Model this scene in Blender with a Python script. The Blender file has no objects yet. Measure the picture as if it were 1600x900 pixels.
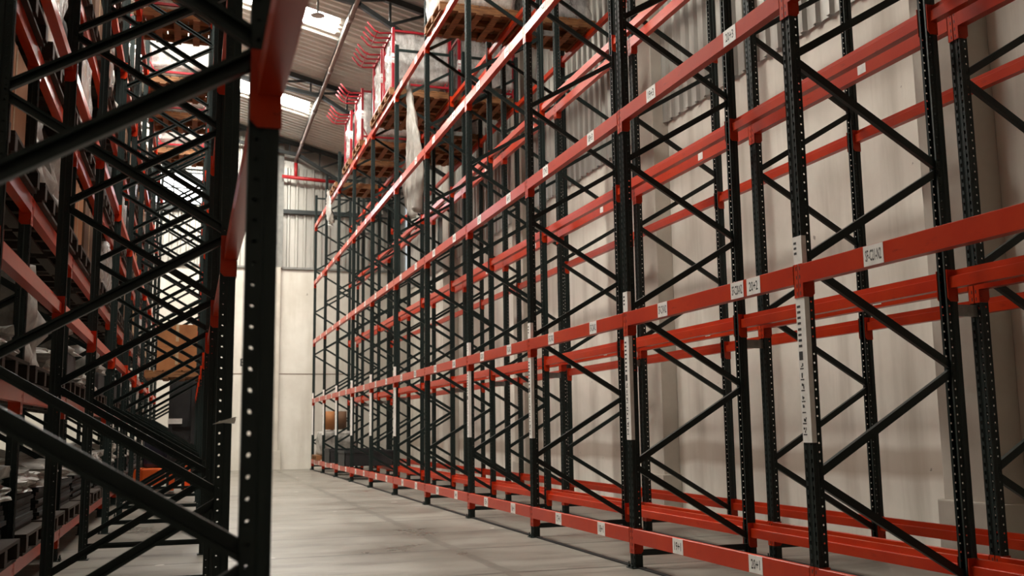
import bpy, bmesh, math, random
from mathutils import Matrix, Vector
random.seed(7)
scene = bpy.context.scene
COL = scene.collection
PI = math.pi

# ------------------------------------------------------------------ camera
F_PX, YAW, PITCH, ROLL, CAM_H = 1546.9, math.radians(17.981), math.radians(8.078), math.radians(-0.772), 1.086
fw = Vector((math.sin(YAW)*math.cos(PITCH), math.cos(YAW)*math.cos(PITCH), math.sin(PITCH)))
rt0 = Vector((math.cos(YAW), -math.sin(YAW), 0)); up0 = rt0.cross(fw)
rt = math.cos(ROLL)*rt0 + math.sin(ROLL)*up0
up = -math.sin(ROLL)*rt0 + math.cos(ROLL)*up0
cam_d = bpy.data.cameras.new('camera'); cam = bpy.data.objects.new('camera', cam_d); COL.objects.link(cam)
cam_d.sensor_width = 36.0; cam_d.lens = F_PX*36/1600
cam.matrix_world = Matrix(((rt.x, up.x, -fw.x, 0), (rt.y, up.y, -fw.y, 0), (rt.z, up.z, -fw.z, CAM_H), (0, 0, 0, 1)))
cam_d.clip_start = 0.05; cam_d.clip_end = 200
cam_d.dof.use_dof = True; cam_d.dof.focus_distance = 8.0; cam_d.dof.aperture_fstop = 3.2
scene.camera = cam

# ------------------------------------------------------------------ light, exposure
scene.view_settings.view_transform = 'Standard'
scene.view_settings.look = 'None'
scene.view_settings.gamma = 1.0
scene.view_settings.use_curve_mapping = False
scene.view_settings.exposure = 0.55
SKYLIGHT_STRENGTH = 52.0
WINDOW_STRENGTH = 6.0
world = bpy.data.worlds.new('sky'); scene.world = world; world.use_nodes = True
world.node_tree.nodes['Background'].inputs[0].default_value = (0.80, 0.88, 1.0, 1)
world.node_tree.nodes['Background'].inputs[1].default_value = 3.0

# ------------------------------------------------------------------ materials
def new_mat(name):
    m = bpy.data.materials.new(name); m.use_nodes = True
    nt = m.node_tree
    return m, nt, nt.nodes['Principled BSDF']
def noise(nt, scale, detail=6, rough=0.6, vec=None, stretch=None):
    n = nt.nodes.new('ShaderNodeTexNoise'); n.inputs['Scale'].default_value = scale
    n.inputs['Detail'].default_value = detail; n.inputs['Roughness'].default_value = rough
    tc = nt.nodes.new('ShaderNodeTexCoord'); out = tc.outputs['Object']
    if stretch:
        mp = nt.nodes.new('ShaderNodeMapping'); mp.inputs['Scale'].default_value = stretch
        nt.links.new(out, mp.inputs['Vector']); out = mp.outputs['Vector']
    nt.links.new(out, n.inputs['Vector'])
    return n
def ramp(nt, src, stops):
    r = nt.nodes.new('ShaderNodeValToRGB'); e = r.color_ramp.elements
    while len(e) < len(stops): e.new(0.5)
    for k, (p, c) in enumerate(stops):
        e[k].position = p; e[k].color = (*c, 1) if len(c) == 3 else c
    nt.links.new(src, r.inputs['Fac']); return r
def mix(nt, fac, a, b, blend='MIX'):
    m = nt.nodes.new('ShaderNodeMix'); m.data_type = 'RGBA'; m.blend_type = blend
    if hasattr(fac, 'node'): nt.links.new(fac, m.inputs[0])
    else: m.inputs[0].default_value = fac
    for s, v in ((6, a), (7, b)):
        if hasattr(v, 'node'): nt.links.new(v, m.inputs[s])
        else: m.inputs[s].default_value = (*v, 1)
    return m.outputs[2]
def bump(nt, b, src, strength, dist=0.01):
    k = nt.nodes.new('ShaderNodeBump'); k.inputs['Strength'].default_value = strength; k.inputs['Distance'].default_value = dist
    nt.links.new(src, k.inputs['Height']); nt.links.new(k.outputs[0], b.inputs['Normal'])
def simple(name, c1, c2=None, scale=6, rough=0.5, metal=0.0, bmp=0.0, stretch=None, spec=0.5):
    m, nt, b = new_mat(name)
    b.inputs['Roughness'].default_value = rough; b.inputs['Metallic'].default_value = metal
    b.inputs['Specular IOR Level'].default_value = spec
    n = noise(nt, scale, stretch=stretch)
    r = ramp(nt, n.outputs['Fac'], [(0.35, c1), (0.68, c2 or tuple(x*0.8 for x in c1))])
    nt.links.new(r.outputs['Color'], b.inputs['Base Color'])
    if bmp: bump(nt, b, n.outputs['Fac'], bmp)
    return m
def emit(name, c, s):
    m = bpy.data.materials.new(name); m.use_nodes = True; nt = m.node_tree; nt.nodes.clear()
    e = nt.nodes.new('ShaderNodeEmission'); e.inputs[0].default_value = (*c, 1); e.inputs[1].default_value = s
    o = nt.nodes.new('ShaderNodeOutputMaterial'); nt.links.new(e.outputs[0], o.inputs[0]); return m

M = {}
M['upright'] = simple('dark_green_paint', (0.0085, 0.0165, 0.0150), (0.012, 0.021, 0.0195), 9, 0.42, spec=0.35)
M['brace'] = simple('dark_green_brace_paint', (0.0080, 0.0155, 0.0142), (0.011, 0.0195, 0.018), 9, 0.38, spec=0.35)
def red_paint():
    m, nt, b = new_mat('orange_red_paint')
    n = noise(nt, 2.5); r = ramp(nt, n.outputs['Fac'], [(0.3, (0.43, 0.022, 0.004)), (0.7, (0.53, 0.044, 0.008))])
    n2 = noise(nt, 26, 8, 0.7, stretch=(1, 0.25, 1.4)); r2 = ramp(nt, n2.outputs['Fac'], [(0.60, (0, 0, 0)), (0.72, (1, 1, 1))])
    c = mix(nt, r2.outputs['Color'], r.outputs['Color'], (0.28, 0.018, 0.006))
    nt.links.new(c, b.inputs['Base Color']); b.inputs['Roughness'].default_value = 0.30; b.inputs['Specular IOR Level'].default_value = 0.26
    return m
M['red'] = red_paint()
M['dark'] = simple('dark_slot', (0.004, 0.005, 0.005), None, 5, 0.7)
M['white_label'] = simple('white_label', (0.86, 0.84, 0.80), (0.74, 0.72, 0.68), 18, 0.5)
M['ink'] = simple('black_ink', (0.02, 0.02, 0.02), None, 5, 0.6)
M['galv'] = simple('galvanised_steel', (0.30, 0.30, 0.28), (0.20, 0.20, 0.19), 14, 0.42, 0.6)
M['wood'] = simple('pallet_wood', (0.30, 0.135, 0.045), (0.13, 0.052, 0.018), 5, 0.75, bmp=0.2, stretch=(1, 6, 6))
M['wood_pale'] = simple('pale_board', (0.50, 0.36, 0.21), (0.36, 0.24, 0.13), 5, 0.75, bmp=0.1, stretch=(1, 6, 6))
M['wood_dark'] = simple('dark_pallet_wood', (0.035, 0.020, 0.011), (0.02, 0.012, 0.007), 5, 0.75, stretch=(1, 6, 6))  # inner-row pallet wood, darkened to paint in the shade there
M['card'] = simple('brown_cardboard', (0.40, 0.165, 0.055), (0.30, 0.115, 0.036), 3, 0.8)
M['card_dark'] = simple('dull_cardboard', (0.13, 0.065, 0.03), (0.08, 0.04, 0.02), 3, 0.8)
M['hook_red'] = simple('crimson_metal', (0.34, 0.008, 0.018), (0.25, 0.006, 0.013), 5, 0.4)
M['black'] = simple('black_plastic', (0.010, 0.010, 0.011), (0.016, 0.016, 0.016), 6, 0.65)
M['bag'] = simple('white_plastic_sacks', (0.42, 0.40, 0.36), (0.16, 0.155, 0.14), 7, 0.4, bmp=0.8)
M['paper'] = simple('white_paper_sheets', (0.50, 0.47, 0.41), (0.36, 0.34, 0.30), 8, 0.7, stretch=(1, 1, 14))
M['orange'] = simple('orange_paint', (0.75, 0.12, 0.015), (0.6, 0.09, 0.01), 5, 0.45)
M['navy'] = simple('navy_plastic', (0.015, 0.018, 0.035), (0.01, 0.012, 0.025), 5, 0.4)
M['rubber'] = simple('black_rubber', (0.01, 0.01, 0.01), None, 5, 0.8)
M['steel_dark'] = simple('dark_truss_steel', (0.016, 0.021, 0.021), (0.024, 0.03, 0.03), 6, 0.5)
M['steel_grey'] = simple('grey_column_paint', (0.22, 0.22, 0.20), (0.16, 0.16, 0.15), 7, 0.55)
M['pipe'] = simple('brown_grey_pipe', (0.13, 0.085, 0.07), (0.19, 0.14, 0.115), 5, 0.4, 0.3)
M['red_pipe'] = simple('red_pipe_paint', (0.42, 0.015, 0.018), (0.34, 0.012, 0.014), 5, 0.4)
M['glass_dark'] = simple('dark_pane', (0.02, 0.026, 0.027), (0.03, 0.036, 0.036), 3, 0.15)
M['frame_grey'] = simple('pale_grey_frame', (0.36, 0.37, 0.34), None, 5, 0.5)
M['sky_panel'] = emit('daylit_roof_panel', (1.0, 0.95, 0.86), SKYLIGHT_STRENGTH)
M['win_panel'] = emit('daylit_window_panel', (0.93, 0.95, 1.0), WINDOW_STRENGTH)
def film():
    m, nt, b = new_mat('stretch_film')
    n = noise(nt, 7, 8, 0.7, stretch=(1, 1, 0.5)); n2 = noise(nt, 30, 4, 0.6, stretch=(0.3, 0.3, 1.5))
    b.inputs['Base Color'].default_value = (0.74, 0.72, 0.70, 1); b.inputs['Roughness'].default_value = 0.22
    r = ramp(nt, n.outputs['Fac'], [(0.35, (0.22,)*3), (0.65, (0.72,)*3)])
    nt.links.new(r.outputs['Color'], b.inputs['Alpha'])
    bump(nt, b, n2.outputs['Fac'], 0.7, 0.02)
    return m
M['film'] = film()
def wall_mat(name, band, k=1.0):
    m, nt, b = new_mat(name)
    n = noise(nt, 0.9, 8, 0.62); r = ramp(nt, n.outputs['Fac'], [(0.3, tuple(k*v for v in (0.66, 0.618, 0.54))), (0.7, tuple(k*v for v in (0.82, 0.788, 0.712)))])
    n2 = noise(nt, 1.6, 5, 0.6, stretch=(1, 1.6, 0.16)); r2 = ramp(nt, n2.outputs['Fac'], [(0.46, (0, 0, 0)), (0.72, (0.62,)*3)])
    c = mix(nt, r2.outputs['Color'], r.outputs['Color'], (0.42, 0.38, 0.315))
    # brown band painted in for the beams' shadow and red bounce
    tc = nt.nodes.new('ShaderNodeTexCoord'); sp = nt.nodes.new('ShaderNodeSeparateXYZ'); nt.links.new(tc.outputs['Object'], sp.inputs[0])
    n3 = noise(nt, 0.8, 4, 0.5); ad = nt.nodes.new('ShaderNodeMath'); ad.operation = 'MULTIPLY_ADD'; ad.inputs[1].default_value = 0.22
    nt.links.new(n3.outputs['Fac'], ad.inputs[0]); nt.links.new(sp.outputs['Z'], ad.inputs[2])
    rb = ramp(nt, ad.outputs[0], [(0.66, (0, 0, 0)), (0.74, (0.6,)*3), (0.92, (0.5,)*3), (1.0, (0, 0, 0))])
    if band: c = mix(nt, rb.outputs['Color'], c, (0.36, 0.275, 0.20))
    # small dark scuffs and cracks
    n4 = noise(nt, 7, 3, 0.5); r4 = ramp(nt, n4.outputs['Fac'], [(0.735, (0, 0, 0)), (0.76, (0.7,)*3)])
    c = mix(nt, r4.outputs['Color'], c, (0.15, 0.13, 0.11))
    nt.links.new(c, b.inputs['Base Color']); b.inputs['Roughness'].default_value = 0.8
    bump(nt, b, n.outputs['Fac'], 0.12, 0.02)
    return m
M['wall'] = wall_mat('stained_concrete_wall', True); M['wall_plain'] = wall_mat('plain_concrete_wall', False, 0.86)
M['pilaster'] = simple('plastered_pilaster', (0.56, 0.52, 0.45), (0.46, 0.42, 0.36), 2, 0.8, bmp=0.1)
def floor_mat():
    m, nt, b = new_mat('worn_concrete_floor')
    n = noise(nt, 0.7, 10, 0.65); r = ramp(nt, n.outputs['Fac'], [(0.3, (0.13, 0.118, 0.098)), (0.7, (0.26, 0.241, 0.204))])
    n2 = noise(nt, 1.6, 8, 0.65, stretch=(0.45, 1.6, 1)); r2 = ramp(nt, n2.outputs['Fac'], [(0.50, (0, 0, 0)), (0.62, (0.7,)*3)])
    c = mix(nt, r2.outputs['Color'], r.outputs['Color'], (0.105, 0.094, 0.077))
    tc = nt.nodes.new('ShaderNodeTexCoord'); sp = nt.nodes.new('ShaderNodeSeparateXYZ'); nt.links.new(tc.outputs['Object'], sp.inputs[0])
    def line(sock, pos, w, wob=0.05):
        k = noise(nt, 1.3, 3, 0.5)
        a = nt.nodes.new('ShaderNodeMath'); a.operation = 'MULTIPLY_ADD'; a.inputs[1].default_value = wob
        nt.links.new(k.outputs['Fac'], a.inputs[0]); nt.links.new(sock, a.inputs[2])
        c_ = nt.nodes.new('ShaderNodeMath'); c_.operation = 'COMPARE'; c_.inputs[1].default_value = pos + wob/2; c_.inputs[2].default_value = w
        nt.links.new(a.outputs[0], c_.inputs[0]); return c_.outputs[0]
    for y in (7.4, 9.0, 10.5, 12.0, 14.2, 17.6, 21.4, 25.2):
        c = mix(nt, line(sp.outputs['Y'], y, 0.022), c, (0.06, 0.055, 0.046))
    c = mix(nt, line(sp.outputs['X'], 2.35, 0.05, 0.12), c, (0.12, 0.11, 0.09))
    # paint drips
    n5 = noise(nt, 3.5, 2, 0.4); r5 = ramp(nt, n5.outputs['Fac'], [(0.755, (0, 0, 0)), (0.77, (0.8,)*3)])
    c = mix(nt, r5.outputs['Color'], c, (0.58, 0.55, 0.50))
    nt.links.new(c, b.inputs['Base Color'])
    rr = ramp(nt, n.outputs['Fac'], [(0.3, (0.24,)*3), (0.7, (0.5,)*3)]); nt.links.new(rr.outputs['Color'], b.inputs['Roughness'])
    return m
M['floor'] = floor_mat()
M['corr'] = simple('corrugated_sheet', (0.52, 0.51, 0.47), (0.38, 0.37, 0.335), 1.6, 0.36, 0.5, stretch=(1, 1, 0.3))
M['roof'] = simple('roof_sheet', (0.56, 0.54, 0.48), (0.44, 0.42, 0.37), 1.3, 0.5, 0.2)

# ------------------------------------------------------------------ helpers
def mesh_of(bm, name, mats, smooth=False, recalc=True):
    if recalc: bmesh.ops.recalc_face_normals(bm, faces=bm.faces)
    me = bpy.data.meshes.new(name); bm.to_mesh(me); bm.free()
    for m in (mats if isinstance(mats, (list, tuple)) else [mats]): me.materials.append(m)
    if smooth:
        for p in me.polygons: p.use_smooth = True
    return me
def link(name, data, parent=None, loc=(0, 0, 0), rz=0.0):
    o = bpy.data.objects.new(name, data); COL.objects.link(o)
    o.location = loc; o.rotation_euler = (0, 0, rz)
    if parent is not None: o.parent = parent
    return o
def thing(name, label, cat, loc=(0, 0, 0), rz=0.0, group=None):
    return tag(link(name, None, None, loc, rz), label, cat, group)
def tag(o, label, cat, group=None):
    o['label'] = label; o['category'] = cat; o['kind'] = 'thing'
    if group: o['group'] = group
    return o
def struct(name, me, label=None, cat=None, loc=(0, 0, 0)):
    o = link(name, me, None, loc); o['kind'] = 'structure'
    if label: o['label'] = label
    if cat: o['category'] = cat
    return o
def box(bm, x0, x1, y0, y1, z0, z1, mi=0, bev=0.0):
    r = bmesh.ops.create_cube(bm, size=1.0)
    vs = r['verts']
    for v in vs:
        v.co = Vector(((x0+x1)/2 + v.co.x*(x1-x0), (y0+y1)/2 + v.co.y*(y1-y0), (z0+z1)/2 + v.co.z*(z1-z0)))
    fs = {f for v in vs for f in v.link_faces}
    for f in fs: f.material_index = mi
    if bev > 0:
        es = list({e for v in vs for e in v.link_edges})
        g = bmesh.ops.bevel(bm, geom=es, offset=bev, segments=2, affect='EDGES', profile=0.6)
        for f in g['faces']: f.material_index = mi
def bar(bm, p, q, w, h, mi=0, upv=(0, 0, 1)):
    """box bar between two points: w across, h along the up direction"""
    p, q = Vector(p), Vector(q); d = (q-p).normalized(); u = Vector(upv)
    if abs(d.dot(u)) > 0.98: u = Vector((0, 1, 0))
    s = d.cross(u).normalized(); u = s.cross(d).normalized()
    vs = []
    for c in (p, q):
        for a, b_ in ((-1, -1), (1, -1), (1, 1), (-1, 1)):
            vs.append(bm.verts.new(c + s*a*w/2 + u*b_*h/2))
    for idx in ((0, 1, 2, 3), (7, 6, 5, 4), (0, 4, 5, 1), (1, 5, 6, 2), (2, 6, 7, 3), (3, 7, 4, 0)):
        f = bm.faces.new([vs[i] for i in idx]); f.material_index = mi
def tube(bm, pts, r, n=8, mi=0, cap=True):
    pts = [Vector(p) for p in pts]; rings = []
    prev = None
    for i, p in enumerate(pts):
        if i == 0: d = pts[1]-p
        elif i == len(pts)-1: d = p-pts[i-1]
        else: d = (pts[i+1]-p).normalized() + (p-pts[i-1]).normalized()
        d.normalize()
        if prev is None:
            a = d.orthogonal().normalized()
        else:
            a = (prev - d*prev.dot(d)).normalized()
        prev = a; b_ = d.cross(a)
        rings.append([bm.verts.new(p + (a*math.cos(t*2*PI/n) + b_*math.sin(t*2*PI/n))*r) for t in range(n)])
    for k in range(len(rings)-1):
        for t in range(n):
            f = bm.faces.new((rings[k][t], rings[k][(t+1) % n], rings[k+1][(t+1) % n], rings[k+1][t])); f.material_index = mi; f.smooth = True
    if cap:
        for rg in (rings[0], rings[-1]):
            f = bm.faces.new(rg); f.material_index = mi
def prism(bm, poly, axis, a0, a1, mi=0):
    """extrude a 2-D polygon along an axis; poly coords are the two other axes in order"""
    def P(u, v, w):
        return {'x': (w, u, v), 'y': (u, w, v), 'z': (u, v, w)}[axis]
    A = [bm.verts.new(P(u, v, a0)) for u, v in poly]; B = [bm.verts.new(P(u, v, a1)) for u, v in poly]
    n = len(poly)
    for fs in (A, B[::-1]):
        f = bm.faces.new(fs); f.material_index = mi
    for i in range(n):
        f = bm.faces.new((A[i], A[(i+1) % n], B[(i+1) % n], B[i])); f.material_index = mi
def copy_tree(o, parent=None):
    c = o.copy(); COL.objects.link(c)
    if parent is not None: c.parent = parent
    for ch in o.children: copy_tree(ch, c)
    return c
ORD = ['zeroth', 'first', 'second', 'third', 'fourth', 'fifth', 'sixth', 'seventh', 'eighth', 'ninth', 'tenth', 'eleventh', 'twelfth', 'thirteenth']
_txt = {}
def text_mesh(s, w, h):
    key = (s, w, h)
    if key in _txt: return _txt[key]
    cu = bpy.data.curves.new('lettering', 'FONT'); cu.body = s; cu.resolution_u = 2; cu.offset = 0.015
    o = bpy.data.objects.new('lettering', cu); COL.objects.link(o)
    me = bpy.data.meshes.new_from_object(o.evaluated_get(bpy.context.evaluated_depsgraph_get()))
    bpy.data.objects.remove(o); bpy.data.curves.remove(cu)
    xs = [v.co.x for v in me.vertices]; ys = [v.co.y for v in me.vertices]
    x0, x1, y0, y1 = min(xs), max(xs), min(ys), max(ys)
    for v in me.vertices:
        u = ((v.co.x-x0)/(x1-x0) - 0.5)*w; t = ((v.co.y-y0)/(y1-y0) - 0.5)*h
        v.co = Vector((0, -u, t))          # read from the -X side
    me.materials.clear(); me.materials.append(M['ink']); me.name = 'lettering'
    _txt[key] = me; return me

# ------------------------------------------------------------------ dimensions
PITCH_Y = 2.4
RY0 = 4.855                      # centre of right-rack frame k = 0
LY0 = 2.41                       # centre of left-rack frame j = 0
DEPTH = 1.07
A_X, B_X = 3.316, 4.56           # front faces of the two right rows
LA_X, LB_X = 0.182, -1.06        # aisle faces of the two left rows (they run to -X)
LEV = [0.301, 1.9985, 3.685, 5.39, 7.077]
UP_H = 7.95
WALL_X, END_Y, LEFT_X, BACK_Y = 6.3, 29.75, -10.0, -6.0
def roof_z(x): return 9.78 - 0.25*(x - 2.9)

# ------------------------------------------------------------------ setting
bm = bmesh.new(); box(bm, LEFT_X-0.3, WALL_X+0.3, BACK_Y-0.3, END_Y+0.3, -0.25, 0)
struct('floor', mesh_of(bm, 'floor', M['floor']), 'worn grey concrete warehouse floor with dark joints', 'floor')
bm = bmesh.new(); box(bm, WALL_X, WALL_X+0.25, BACK_Y-0.25, END_Y+0.25, 0, 5.5)
struct('wall_right', mesh_of(bm, 'wall_right', M['wall']), 'stained pale concrete wall behind the empty rack', 'wall')
bm = bmesh.new(); box(bm, LEFT_X-0.25, WALL_X, END_Y, END_Y+0.25, 0, 5.87)
struct('wall_end', mesh_of(bm, 'wall_end', M['wall_plain']), 'pale concrete wall closing the far end of the aisle', 'wall')
bm = bmesh.new(); box(bm, LEFT_X-0.25, LEFT_X, BACK_Y-0.25, END_Y, 0, 13.0)
struct('wall_left', mesh_of(bm, 'wall_left', M['wall']))
bm = bmesh.new(); box(bm, LEFT_X, WALL_X, BACK_Y-0.25, BACK_Y, 0, 13.0)
struct('wall_back', mesh_of(bm, 'wall_back', M['wall']))
def corrugated(axis, a0, a1, b0, b1, pitch, depth, other, toward, thick=0.01, slope=None):
    """ribbed sheet: ribs repeat along the first axis and run along the second"""
    bm = bmesh.new(); prof = []
    n = int((a1-a0)/pitch)
    for k in range(n):
        s = a0 + k*pitch
        prof += [(s, 0), (s+pitch*0.55, 0), (s+pitch*0.66, depth), (s+pitch*0.89, depth)]
    prof.append((a0+n*pitch, 0)); prof.append((a1, 0))
    rows = []
    for off in (0, -thick):
        for b_ in (b0, b1):
            row = []
            for s, d in prof:
                q = other + toward*(d+off)
                if axis == 'x': co = (s, q, b_)
                elif axis == 'y': co = (q, s, b_)
                else: co = (b_, s, roof_z(b_) - d + off)
                row.append(bm.verts.new(co))
            rows.append(row)
    for i in range(len(prof)-1):
        for r0, r1 in ((0, 1), (3, 2), (1, 3), (2, 0)):
            bm.faces.new((rows[r0][i], rows[r0][i+1], rows[r1][i+1], rows[r1][i]))
    for i in (0, len(prof)-1):
        bm.faces.new((rows[0][i], rows[1][i], rows[3][i], rows[2][i]))
    return bm
bm = corrugated('y', BACK_Y, END_Y, 5.33, roof_z(WALL_X)-0.02, 0.24, 0.045, WALL_X-0.03, -1)
struct('wall_right_cladding', mesh_of(bm, 'cladding', M['corr']), 'corrugated grey metal cladding above the concrete side wall', 'cladding')
bm = corrugated('x', 2.45, WALL_X-0.09, 5.88, roof_z(WALL_X)+0.05, 0.24, 0.045, END_Y+0.05, -1)
struct('wall_end_cladding', mesh_of(bm, 'cladding', M['corr']), 'corrugated grey metal cladding above the far end wall', 'cladding')
bm = corrugated('x', LEFT_X, 2.45, 8.66, roof_z(2.6), 0.24, 0.045, END_Y+0.05, -1)
struct('wall_end_cladding', mesh_of(bm, 'cladding', M['corr']))
bm = corrugated('x', LEFT_X, 2.45, 5.88, 7.68, 0.24, 0.045, END_Y+0.05, -1)
struct('wall_end_cladding', mesh_of(bm, 'cladding', M['corr']))
bm = bmesh.new(); box(bm, LEFT_X, WALL_X+0.2, END_Y+0.12, END_Y+0.2, 5.87, 13.0)
struct('wall_end_backing', mesh_of(bm, 'backing', M['corr']))
# roof: ribs run down the slope, interrupted by translucent skylight strips
SKY = [(8.87, 9.79), (14.52, 15.44), (20.18, 21.08), (25.86, 26.82)]
SKX0, SKX1 = -2.4, 2.8
def roof_piece(y0, y1, x0, x1):
    b_ = corrugated('roof', y0, y1, x0, x1, 0.235, 0.06, 0, 0)
    return mesh_of(b_, 'roof_sheet', M['roof'])
ys = [BACK_Y-0.3] + [v for s in SKY for v in s] + [END_Y+0.3]
k = 0
for i in range(0, len(ys), 2):
    k += 1; o = struct('ceiling' if k == 1 else 'ceiling.%03d' % (k-1), roof_piece(ys[i], ys[i+1], LEFT_X-0.3, WALL_X+0.3))
for (y0, y1) in SKY:
    k += 1; struct('ceiling.%03d' % (k-1), roof_piece(y0, y1, SKX1, WALL_X+0.3))
    k += 1; struct('ceiling.%03d' % (k-1), roof_piece(y0, y1, LEFT_X-0.3, SKX0))
bm = bmesh.new()
v = [bm.verts.new(c) for c in ((LEFT_X-0.3, BACK_Y-0.3, roof_z(LEFT_X-0.3)+0.10), (WALL_X+0.3, BACK_Y-0.3, roof_z(WALL_X+0.3)+0.10), (WALL_X+0.3, END_Y+0.3, roof_z(WALL_X+0.3)+0.10), (LEFT_X-0.3, END_Y+0.3, roof_z(LEFT_X-0.3)+0.10))]
bm.faces.new(v); bmesh.ops.solidify(bm, geom=bm.faces[:], thickness=-0.04)
struct('ceiling_outer_skin', mesh_of(bm, 'outer_skin', M['roof']))
for n, (y0, y1) in enumerate(SKY):
    bm = bmesh.new()
    prism(bm, [(SKX0, roof_z(SKX0)+0.02), (SKX1, roof_z(SKX1)+0.02), (SKX1, roof_z(SKX1)+0.035), (SKX0, roof_z(SKX0)+0.035)], 'y', y0, y1)
    struct('window_%d' % (n+1), mesh_of(bm, 'skylight', M['sky_panel']), 'bright translucent skylight strip in the roof, %s from the far end wall' % ORD[4-n], 'skylight')
# far window band
bm = bmesh.new(); box(bm, -7.0, 2.235, END_Y+0.04, END_Y+0.06, 7.69, 8.64)
w = struct('window_5', mesh_of(bm, 'window_pane', M['win_panel']), 'bright window band high in the far end wall', 'window')
bm = bmesh.new()
for q in range(9): box(bm, 1.35-q*1.0-0.02, 1.35-q*1.0+0.02, END_Y+0.0, END_Y+0.04, 7.69, 8.64)
for z in (7.69, 8.16, 8.62): box(bm, -7.0, 2.235, END_Y-0.005, END_Y+0.035, z-0.02, z+0.02)
link('window_frame', mesh_of(bm, 'window_frame', M['steel_dark']), w)
# dark window in the right cladding
bm = bmesh.new(); box(bm, WALL_X-0.10, WALL_X-0.085, 24.25, 25.45, 5.8, 7.3)
w = struct('window_6', mesh_of(bm, 'window_pane', M['glass_dark']), 'dark window high in the side wall near the far corner', 'window')
bm = bmesh.new()
for y0, y1, z0, z1 in ((24.18, 25.52, 7.28, 7.36), (24.18, 25.52, 5.73, 5.81), (24.18, 24.26, 5.81, 7.28), (25.44, 25.52, 5.81, 7.28)): box(bm, WALL_X-0.12, WALL_X-0.078, y0, y1, z0, z1)
link('window_frame', mesh_of(bm, 'window_frame', M['frame_grey']), w)
# pilasters with plinths
n = 0
for y in (0.85, 6.65, 12.5, 18.3, 24.1):
    n += 1
    bm = bmesh.new(); box(bm, 6.06, WALL_X, y-0.32, y+0.32, 0, 8.9, bev=0.012); box(bm, 6.02, WALL_X, y-0.36, y+0.36, 0, 0.45, bev=0.012)
    struct('trim_%d' % n, mesh_of(bm, 'pilaster', M['pilaster']))
bm = bmesh.new(); box(bm, 2.26, 2.43, END_Y-0.16, END_Y, 0, 5.9, bev=0.01); box(bm, 2.18, 2.52, END_Y-0.22, END_Y, 0, 0.55, bev=0.01)
struct('trim_6', mesh_of(bm, 'pilaster', M['pilaster']), 'narrow cream pilaster on the far end wall', 'pilaster')
bm = bmesh.new(); box(bm, 2.24, 2.45, END_Y-0.12, END_Y+0.10, 5.9, roof_z(2.4)-0.1); box(bm, 2.22, 2.47, END_Y-0.13, END_Y-0.105, 5.9, roof_z(2.4)-0.1)
struct('trim_7', mesh_of(bm, 'column', M['steel_grey']), 'grey steel column above the cream pilaster', 'column')
bm = bmesh.new(); box(bm, 2.47, WALL_X-0.1, END_Y-0.11, END_Y-0.02, 7.55, 7.67); box(bm, LEFT_X, 2.2, END_Y-0.11, END_Y-0.02, 7.48, 7.6)
struct('trim_8', mesh_of(bm, 'rail', M['steel_dark']), 'dark steel rail across the end cladding', 'rail')
bm = bmesh.new(); box(bm, LEFT_X, WALL_X-0.05, END_Y-0.06, END_Y+0.05, 5.87, 5.93)
struct('trim_9', mesh_of(bm, 'ledge', M['steel_grey']))
bm = bmesh.new(); box(bm, LEFT_X, WALL_X-0.005, END_Y-0.006, END_Y, 2.75, 2.77)
struct('trim_10', mesh_of(bm, 'joint', M['card_dark']))
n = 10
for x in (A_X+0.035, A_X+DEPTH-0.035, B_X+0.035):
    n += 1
    bm = bmesh.new(); box(bm, x-0.018, x+0.018, 2.4, END_Y-0.9, 0, 0.012)  # thin black strip added as the beams' shadow line on the floor
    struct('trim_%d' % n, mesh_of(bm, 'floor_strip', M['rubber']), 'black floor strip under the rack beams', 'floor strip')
# painted letter on the end wall
o = link('wall_letter', text_mesh('E', 0.16, 0.22), None, (1.42, END_Y-0.004, 3.09), PI/2)
tag(o, 'small black letter E painted on the far end wall', 'painted letter')

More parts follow.
